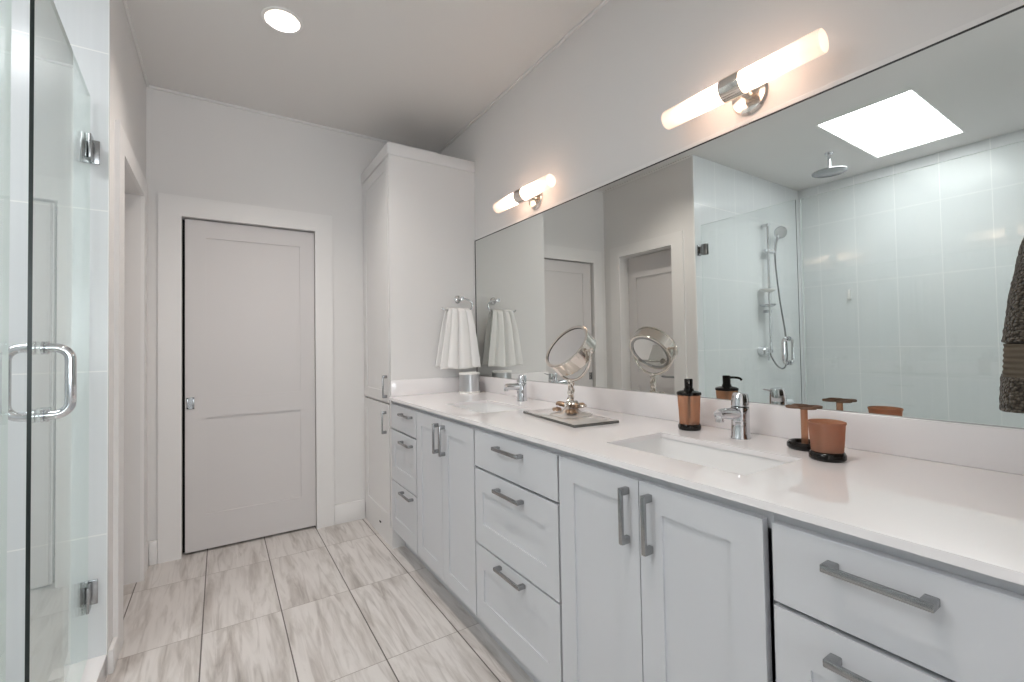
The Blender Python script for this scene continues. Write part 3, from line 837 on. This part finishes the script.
obj('mixer_valve', bm, CHROME, hs_)
bm = BM()
tube(bm, smooth_path([(rx - 0.100, ry - 0.012, 2.035), (rx - 0.105, ry - 0.015, 1.90), (rx - 0.150, ry - 0.018, 1.62), (rx - 0.225, ry - 0.02, 1.32), (rx - 0.255, ry - 0.02, 1.12), (rx - 0.235, ry - 0.02, 1.00),
                      (rx - 0.170, ry - 0.018, 0.955), (rx - 0.085, ry - 0.01, 0.985), (rx - 0.035, ry + 0.01, 1.06), (rx - 0.02, ry + 0.02, 1.115)], 8), 0.0075, 10)
obj('hose', bm, STEEL, hs_)
bm = BM(); lathe(bm, [(0, 0), (0.018, 0), (0.018, 0.006), (0.007, 0.010), (0.007, 0.03), (0.012, 0.034), (0.012, 0.04), (0, 0.042)], (XS + 0.0005, 1.86, 1.62), (1, 0, 0), 24)
add_box(bm, XS + 0.004, XS + 0.02, 1.850, 1.870, 1.60, 1.70, 0.004)
tag(obj('robe_hook', bm, WHITEPL), 'small white hook on the shower back wall tiles', 'hook')

# ------------------------------------------------------------------ towel ring, hand towel, canister
tr = thing('towel_ring', 'chrome towel ring on the linen cabinet side', 'towel ring', (1.335, YC, 1.46))
bm = BM(); lathe(bm, [(0, 0), (0.024, 0), (0.025, 0.006), (0.018, 0.012), (0.010, 0.014), (0.009, 0.060), (0.013, 0.063), (0.013, 0.074), (0, 0.076)], (1.335, YC - 0.0003, 1.535), (0, -1, 0), 28)
obj('post', bm, CHROME, tr)
bm = BM()
ty = YC - 0.067
tube(bm, smooth_path([(1.335, ty, 1.535), (1.365, ty, 1.532), (1.395, ty, 1.522), (1.412, ty, 1.500), (1.406, ty, 1.475), (1.385, ty, 1.461), (1.32, ty, 1.456), (1.25, ty, 1.456), (1.205, ty, 1.459), (1.188, ty, 1.470)], 8), 0.0055, 12)
obj('open_ring', bm, CHROME, tr)

def hanging_towel(name, bar, x0t, x1t, x0b, x1b, ztop, zbot, ybar, gap, folds, depth, mat, label):
    """towel draped over a bar along x: front layer, over the bar, back layer"""
    bm = BM(); nu, nv = 56, 60; grid = []
    for j in range(nv + 1):
        t = j / nv; row = []
        side = 1 if t < 0.5 else -1
        k = abs(t - 0.5) * 2                       # 1 at hems, 0 at the bar
        for i in range(nu + 1):
            s = i / nu; q = k ** 0.8
            x = (x0t + (x1t - x0t) * s) * (1 - q) + (x0b + (x1b - x0b) * s) * q
            y = ybar - side * (0.008 + gap * min(1, k * 3.0) ** 0.7)
            w = 0.75 - 1.7 * math.exp(-((s - 0.47) / 0.055) ** 2) - 0.9 * math.exp(-((s - 0.19) / 0.05) ** 2) - 0.7 * math.exp(-((s - 0.80) / 0.05) ** 2)
            w += (0.10 if 0.78 < k < 0.86 else 0.0)
            amp = depth * (0.75 + 0.25 * k)
            y += -side * amp * w * (1.0 if side > 0 else 0.35)
            z = ztop + 0.006 - (ztop - (zbot if side > 0 else zbot + 0.012)) * k + (0.004 * math.sin(s * 9) * k)
            if k < 0.06: z -= (1 - k / 0.06) * 0.0
            row.append(bm.verts.new((x, y, z)))
        grid.append(row)
    for j in range(nv):
        for i in range(nu): bm.faces.new((grid[j][i], grid[j][i + 1], grid[j + 1][i + 1], grid[j + 1][i]))
    o = obj(name, bm, mat, sharp=180)
    m = o.modifiers.new('thick', 'SOLIDIFY'); m.thickness = 0.006; m.offset = 1
    return o
tw = hanging_towel('hand_towel', None, 1.232, 1.385, 1.158, 1.447, 1.462, 1.072, ty, 0.018, 1.3, 0.014, TOWELW, '')
tag(tw, 'white hand towel hanging in the ring on the linen cabinet', 'towel')

cn = thing('canister', 'brushed steel canister with white rims below the hand towel', 'canister', (1.350, 2.600, ZT))
bm = BM(); lathe(bm, [(0, 0.010), (0.0655, 0.010), (0.0655, 0.118), (0, 0.118)], (1.350, 2.600, ZT), seg=48)
obj('body', bm, CANSTEEL, cn)
bm = BM(); lathe(bm, [(0, 0), (0.068, 0), (0.069, 0.004), (0.068, 0.012), (0, 0.012)], (1.350, 2.600, ZT + 0.0002), seg=48)
obj('base_rim', bm, WHITEPL, cn)
bm = BM(); lathe(bm, [(0, 0), (0.067, 0), (0.068, 0.004), (0.067, 0.011), (0.06, 0.014), (0, 0.015)], (1.350, 2.600, ZT + 0.1175), seg=48)
obj('lid', bm, WHITEPL, cn)

# ------------------------------------------------------------------ mirrored tray and vanity mirror
ty0 = ZT + 0.0004
bm = BM(); add_box(bm, -0.100, 0.100, -0.204, 0.204, 0.0, 0.0105, 0.0015)
bm.transform(Matrix.Translation((1.190, 1.432, ty0)) @ Matrix.Rotation(math.radians(-7.5), 4, 'Z'))
tray = thing('vanity_tray', 'flat mirrored glass tray under the round vanity mirror', 'tray', (1.190, 1.432, ty0))
o = obj('plate', bm, [TRAYEDGE, TRAYGL], tray)
for p in o.data.polygons:
    if p.normal.z > 0.9: p.material_index = 1

MC = Vector((1.218, 1.437, 1.196))
nrm = Vector((-0.770, 0.031, 0.634)).normalized()
vm = thing('vanity_mirror', 'round tilting nickel vanity mirror on an ornate stem, on the glass tray', 'vanity mirror', (1.215, 1.435, ty0 + 0.011))
bm = BM(); R0 = 0.107
lathe(bm, [(R0 - 0.010, -0.034), (R0 - 0.002, -0.034), (R0, -0.031), (R0, 0.022), (R0 + 0.003, 0.024), (R0 + 0.003, 0.030), (R0 - 0.001, 0.032), (R0 - 0.010, 0.030)], MC, nrm, 72)
dr = obj('drum_frame', bm, NICKEL, vm, sharp=22)
bm = BM(); lathe(bm, [(0, 0.0255), (R0 - 0.0095, 0.0275), (R0 - 0.0095, 0.020), (0, 0.020)], MC, nrm, 64)
obj('mirror_face', bm, MIRRORC, dr)
bm = BM(); lathe(bm, [(0, -0.0285), (R0 - 0.022, -0.0315), (R0 - 0.022, -0.022), (0, -0.022)], MC, nrm, 64)
obj('magnifying_face', bm, MIRRORC, dr)
bm = BM(); lathe(bm, [(R0 - 0.022, -0.025), (R0 - 0.0215, -0.034), (R0 - 0.010, -0.0335), (R0 - 0.010, -0.025)], MC, nrm, 64)
obj('inner_bezel', bm, STEEL, dr)
bm = BM()
yk = arc_pts(MC + Vector((0, 0, 0.0)), 0.122, PI, 2 * PI, 36, (0, 1, 0), (0, 0, 1))
tube(bm, yk, 0.006, 14)
obj('yoke', bm, NICKEL, vm)
for s in (-1, 1):
    bm = BM(); cyl(bm, MC + Vector((0, s * 0.106, 0)), MC + Vector((0, s * 0.128, 0)), 0.0055); lathe(bm, [(0, 0), (0.010, 0.002), (0.011, 0.007), (0.006, 0.012), (0, 0.013)], MC + Vector((0, s * 0.123, 0)), (0, s, 0), 20)
    obj('pivot_knob', bm, NICKEL, vm)
st0, st1 = MC + Vector((0.0, 0.0, -0.122)), Vector((1.219, 1.444, 0.972))
bm = BM()
lathe(bm, [(0, 0.006), (0.013, 0.006), (0.015, 0.0), (0.012, -0.008), (0.009, -0.012), (0, -0.012)], st0, (0, 0, 1), 24)
path = [st0.lerp(st1, t / 20) for t in range(21)]
tube(bm, path, lambda t: 0.0085 + 0.003 * math.sin(t * 15) + 0.003 * t, 16)
for ph in (0, 2.1, 4.2):
    tube(bm, [p + Vector((math.cos(ph + i * 0.42), math.sin(ph + i * 0.42), 0)) * (0.010 + 0.0022 * math.sin(i * 0.9)) for i, p in enumerate(path)], 0.0048, 8)
obj('twisted_stem', bm, NICKEL, vm, label='twisted leaf-wrapped nickel stem')
bm = BM()
zb = ty0 + 0.0108
lathe(bm, [(0, 0), (0.088, 0), (0.090, 0.003), (0.080, 0.007), (0.045, 0.012), (0.026, 0.026), (0.015, 0.036), (0, 0.038)], (1.217, 1.440, zb), (0, 0, 1), 48)
obj('foot', bm, TRAYGL, vm)
def leaf(bm, base, yaw, L, lift, curl, w):
    """a curled acanthus-like leaf scroll"""
    d = Vector((math.cos(yaw), math.sin(yaw), 0)); base = Vector(base); pts = []
    for i in range(13):
        t = i / 12; pts.append(base + d * (L * (t - 0.32 * max(0, t - 0.6) * 2)) + Vector((0, 0, lift * math.sin(t * PI * 0.9) + curl * max(0, t - 0.55))))
    tube(bm, pts, lambda t: w * (0.35 + 0.9 * math.sin(PI * min(1, 0.12 + t * 0.86))), 10)
for k, (yaw, L, lift, curl, w, m) in enumerate(((2.2, 0.085, 0.020, 0.02, 0.0085, BRONZE), (1.4, 0.10, 0.012, 0.03, 0.008, BRONZE), (3.6, 0.075, 0.026, 0.01, 0.008, NICKEL),
                                         (5.2, 0.082, 0.016, 0.03, 0.009, BRONZE), (4.4, 0.090, 0.022, 0.02, 0.0085, BRONZE), (0.3, 0.07, 0.02, 0.02, 0.008, NICKEL))):
    bm = BM(); leaf(bm, (1.219, 1.443, zb + 0.022), yaw, L, lift, curl, w)
    obj('leaf_scroll', bm, m, vm)
def rosette(bm, c, r, n=6):
    for k in range(n):
        a = 2 * PI * k / n; p = Vector(c) + Vector((math.cos(a), math.sin(a), 0)) * r * 0.62
        lathe(bm, [(0, -0.3 * r), (0.40 * r, -0.1 * r), (0.42 * r, 0.12 * r), (0.2 * r, 0.34 * r), (0, 0.36 * r)], p, (math.cos(a) * 0.5, math.sin(a) * 0.5, 1), 12)
    lathe(bm, [(0, 0), (0.34 * r, 0.1 * r), (0.28 * r, 0.42 * r), (0, 0.52 * r)], c, (0, 0, 1), 14)
for c, r, m in (((1.205, 1.412, zb + 0.048), 0.024, NICKEL), ((1.176, 1.392, zb + 0.020), 0.023, BRONZE), ((1.176, 1.482, zb + 0.020), 0.020, BRONZE), ((1.245, 1.402, zb + 0.036), 0.019, NICKEL)):
    bm = BM(); rosette(bm, c, r); obj('rosette', bm, m, vm)

# ------------------------------------------------------------------ amber bath set
sx0, sy0 = 1.360, 0.982
so = thing('soap_dispenser', 'amber soap dispenser with a black pump beside the near faucet', 'soap dispenser', (sx0, sy0, ZT))
bm = BM(); lathe(bm, [(0, 0), (0.0350, 0), (0.0375, 0.005), (0.0375, 0.014), (0.0345, 0.020), (0, 0.020)], (sx0, sy0, ZT + 0.0003), seg=48)
obj('base', bm, BLACK, so)
bm = BM(); lathe(bm, [(0, 0), (0.0325, 0), (0.0345, 0.04), (0.0375, 0.098), (0, 0.098)], (sx0, sy0, ZT + 0.0206), seg=48)
obj('bottle', bm, AMBER, so)
bm = BM(); cyl(bm, (sx0, sy0, ZT + 0.035), (sx0, sy0, ZT + 0.119), 0.004, 12)
obj('dip_tube', bm, BLACK, so)
bm = BM(); lathe(bm, [(0, 0), (0.0395, 0), (0.0405, 0.004), (0.0395, 0.009), (0.030, 0.013), (0.017, 0.015), (0.016, 0.022), (0, 0.022)], (sx0, sy0, ZT + 0.119), seg=48)
obj('collar', bm, BLACK, so)
bm = BM(); lathe(bm, [(0, 0), (0.0135, 0), (0.0140, 0.030), (0.0125, 0.033), (0, 0.034)], (sx0, sy0, ZT + 0.141), seg=32)
tube(bm, smooth_path([(sx0, sy0, ZT + 0.165), (sx0 - 0.021, sy0 - 0.015, ZT + 0.166), (sx0 - 0.038, sy0 - 0.027, ZT + 0.163), (sx0 - 0.045, sy0 - 0.032, ZT + 0.156)], 6), 0.0045, 12)
obj('pump_head', bm, BLACK, so)

tx0, ty1 = 1.362, 0.617
tb = thing('toothbrush_holder', 'amber toothbrush stand with a black base behind the tumbler', 'toothbrush holder', (tx0, ty1, ZT))
bm = BM(); lathe(bm, [(0, 0), (0.040, 0), (0.044, 0.005), (0.044, 0.014), (0.039, 0.020), (0.034, 0.0185), (0.031, 0.013), (0, 0.013)], (tx0, ty1, ZT + 0.0003), seg=48)
obj('base', bm, BLACK, tb)
bm = BM(); cyl(bm, (tx0, ty1, ZT + 0.012), (tx0, ty1, ZT + 0.112), 0.0085, 24)
obj('stem', bm, AMBERT, tb)
bm = BM()
for k in range(4):
    a = PI / 4 + PI / 2 * k; c = Vector((tx0 + 0.024 * math.cos(a), ty1 + 0.024 * math.sin(a), ZT + 0.1125))
    lathe(bm, [(0.0115, 0.0), (0.0205, 0.0), (0.0215, 0.003), (0.0205, 0.006), (0.0115, 0.006), (0.0105, 0.003), (0.0115, 0.0)], c, (0, 0, 1), 28)
lathe(bm, [(0, 0), (0.014, 0), (0.014, 0.0055), (0, 0.0055)], (tx0, ty1, ZT + 0.1127), (0, 0, 1), 24)
obj('ring_plate', bm, SMOKE, tb, label='clover-shaped plate with four holes')

ux0, uy0 = 1.283, 0.530
tu = thing('tumbler', 'amber tumbler with a black base, rightmost on the worktop', 'tumbler', (ux0, uy0, ZT))
bm = BM(); lathe(bm, [(0, 0), (0.037, 0), (0.040, 0.004), (0.040, 0.013), (0.037, 0.019), (0.034, 0.021), (0, 0.021)], (ux0, uy0, ZT + 0.0003), seg=48)
obj('base', bm, BLACK, tu)
bm = BM(); lathe(bm, [(0, 0), (0.0345, 0), (0.0370, 0.031), (0.0395, 0.066), (0.0415, 0.069), (0.0415, 0.073), (0.0385, 0.074), (0.0375, 0.066), (0.0350, 0.031), (0.0325, 0.004), (0, 0.004)], (ux0, uy0, ZT + 0.0215), seg=48)
obj('cup', bm, AMBERT, tu)

# ------------------------------------------------------------------ grey towel at the right edge
gr = thing('towel_ring', 'chrome towel ring on the wing wall at the right edge', 'towel ring', (1.30, YEND, 1.48))
bm = BM(); lathe(bm, [(0, 0), (0.024, 0), (0.025, 0.006), (0.010, 0.014), (0.009, 0.070), (0.013, 0.073), (0.013, 0.084), (0, 0.086)], (1.30, YEND + 0.0003, 1.640), (0, 1, 0), 28)
obj('post', bm, CHROME, gr)
bm = BM(); ring_c = Vector((1.30, YEND + 0.078, 1.563))
tube(bm, arc_pts(ring_c, 0.076, 0, 2 * PI * 47 / 48, 47, (1, 0, 0), (0, 0, 1)), 0.0055, 12, closed=True)
obj('ring', bm, CHROME, gr)
gt = thing('bath_towel', 'dark grey terry towel hanging at the right edge of the photo', 'towel', (1.28, 0.12, 1.09))
def towel_band(z0, z1, puff, nz, rough):
    """closed lofted folds; cross-section swells below the ring"""
    bm = BM(); ns = 84; rings = []
    for j in range(nz + 1):
        z = z0 + (z1 - z0) * j / nz
        prof = ((1.09, 1.0), (1.208, 0.93), (1.287, 0.82), (1.38, 0.62), (1.44, 0.40), (1.50, 0.10))
        k = 1.0
        for (za, ka), (zb_, kb) in zip(prof, prof[1:]):
            if za <= z <= zb_: k = ka + (kb - ka) * (z - za) / (zb_ - za)
        hxw = 0.060 + 0.125 * k; hyw = 0.022 + 0.060 * k
        cyy = 0.110 + 0.021 * k
        e = 1.0
        if puff and j == 0: e = 0.90
        ring = []
        for i in range(ns):
            a = 2 * PI * i / ns; c, s = math.cos(a), math.sin(a)
            px_ = math.copysign(abs(c) ** 0.55, c); py_ = math.copysign(abs(s) ** 0.55, s)
            fold = 1 + 0.05 * math.sin(a * 5 + 1.0) * k
            p = Vector((1.292 + hxw * px_ * fold * e, cyy + hyw * py_ * fold * e, z))
            if rough:
                nn = noise.noise(p * 160) * 0.0022 + noise.noise(p * 60 + Vector((5, 1, 2))) * 0.0010 + puff
                p += Vector((px_, py_, 0)).normalized() * nn
            else:
                p += Vector((px_, py_, 0)).normalized() * (0.0009 * math.sin(z * 2 * PI / 0.0095))
            ring.append(bm.verts.new(p))
        rings.append(ring)
    for A, B in zip(rings, rings[1:]):
        for i in range(ns): bm.faces.new((A[i], A[(i + 1) % ns], B[(i + 1) % ns], B[i]))
    bm.faces.new(rings[0][::-1]); bm.faces.new(rings[-1])
    return bm
obj('terry_body', towel_band(1.210, 1.492, 0.003, 96, True), TERRYG, gt, sharp=180)
obj('woven_band', towel_band(1.154, 1.2098, 0.0, 60, False), BANDG, gt, sharp=180, label='flat ribbed band across the towel')
obj('terry_hem', towel_band(1.094, 1.1538, 0.003, 30, True), TERRYG, gt, sharp=180)
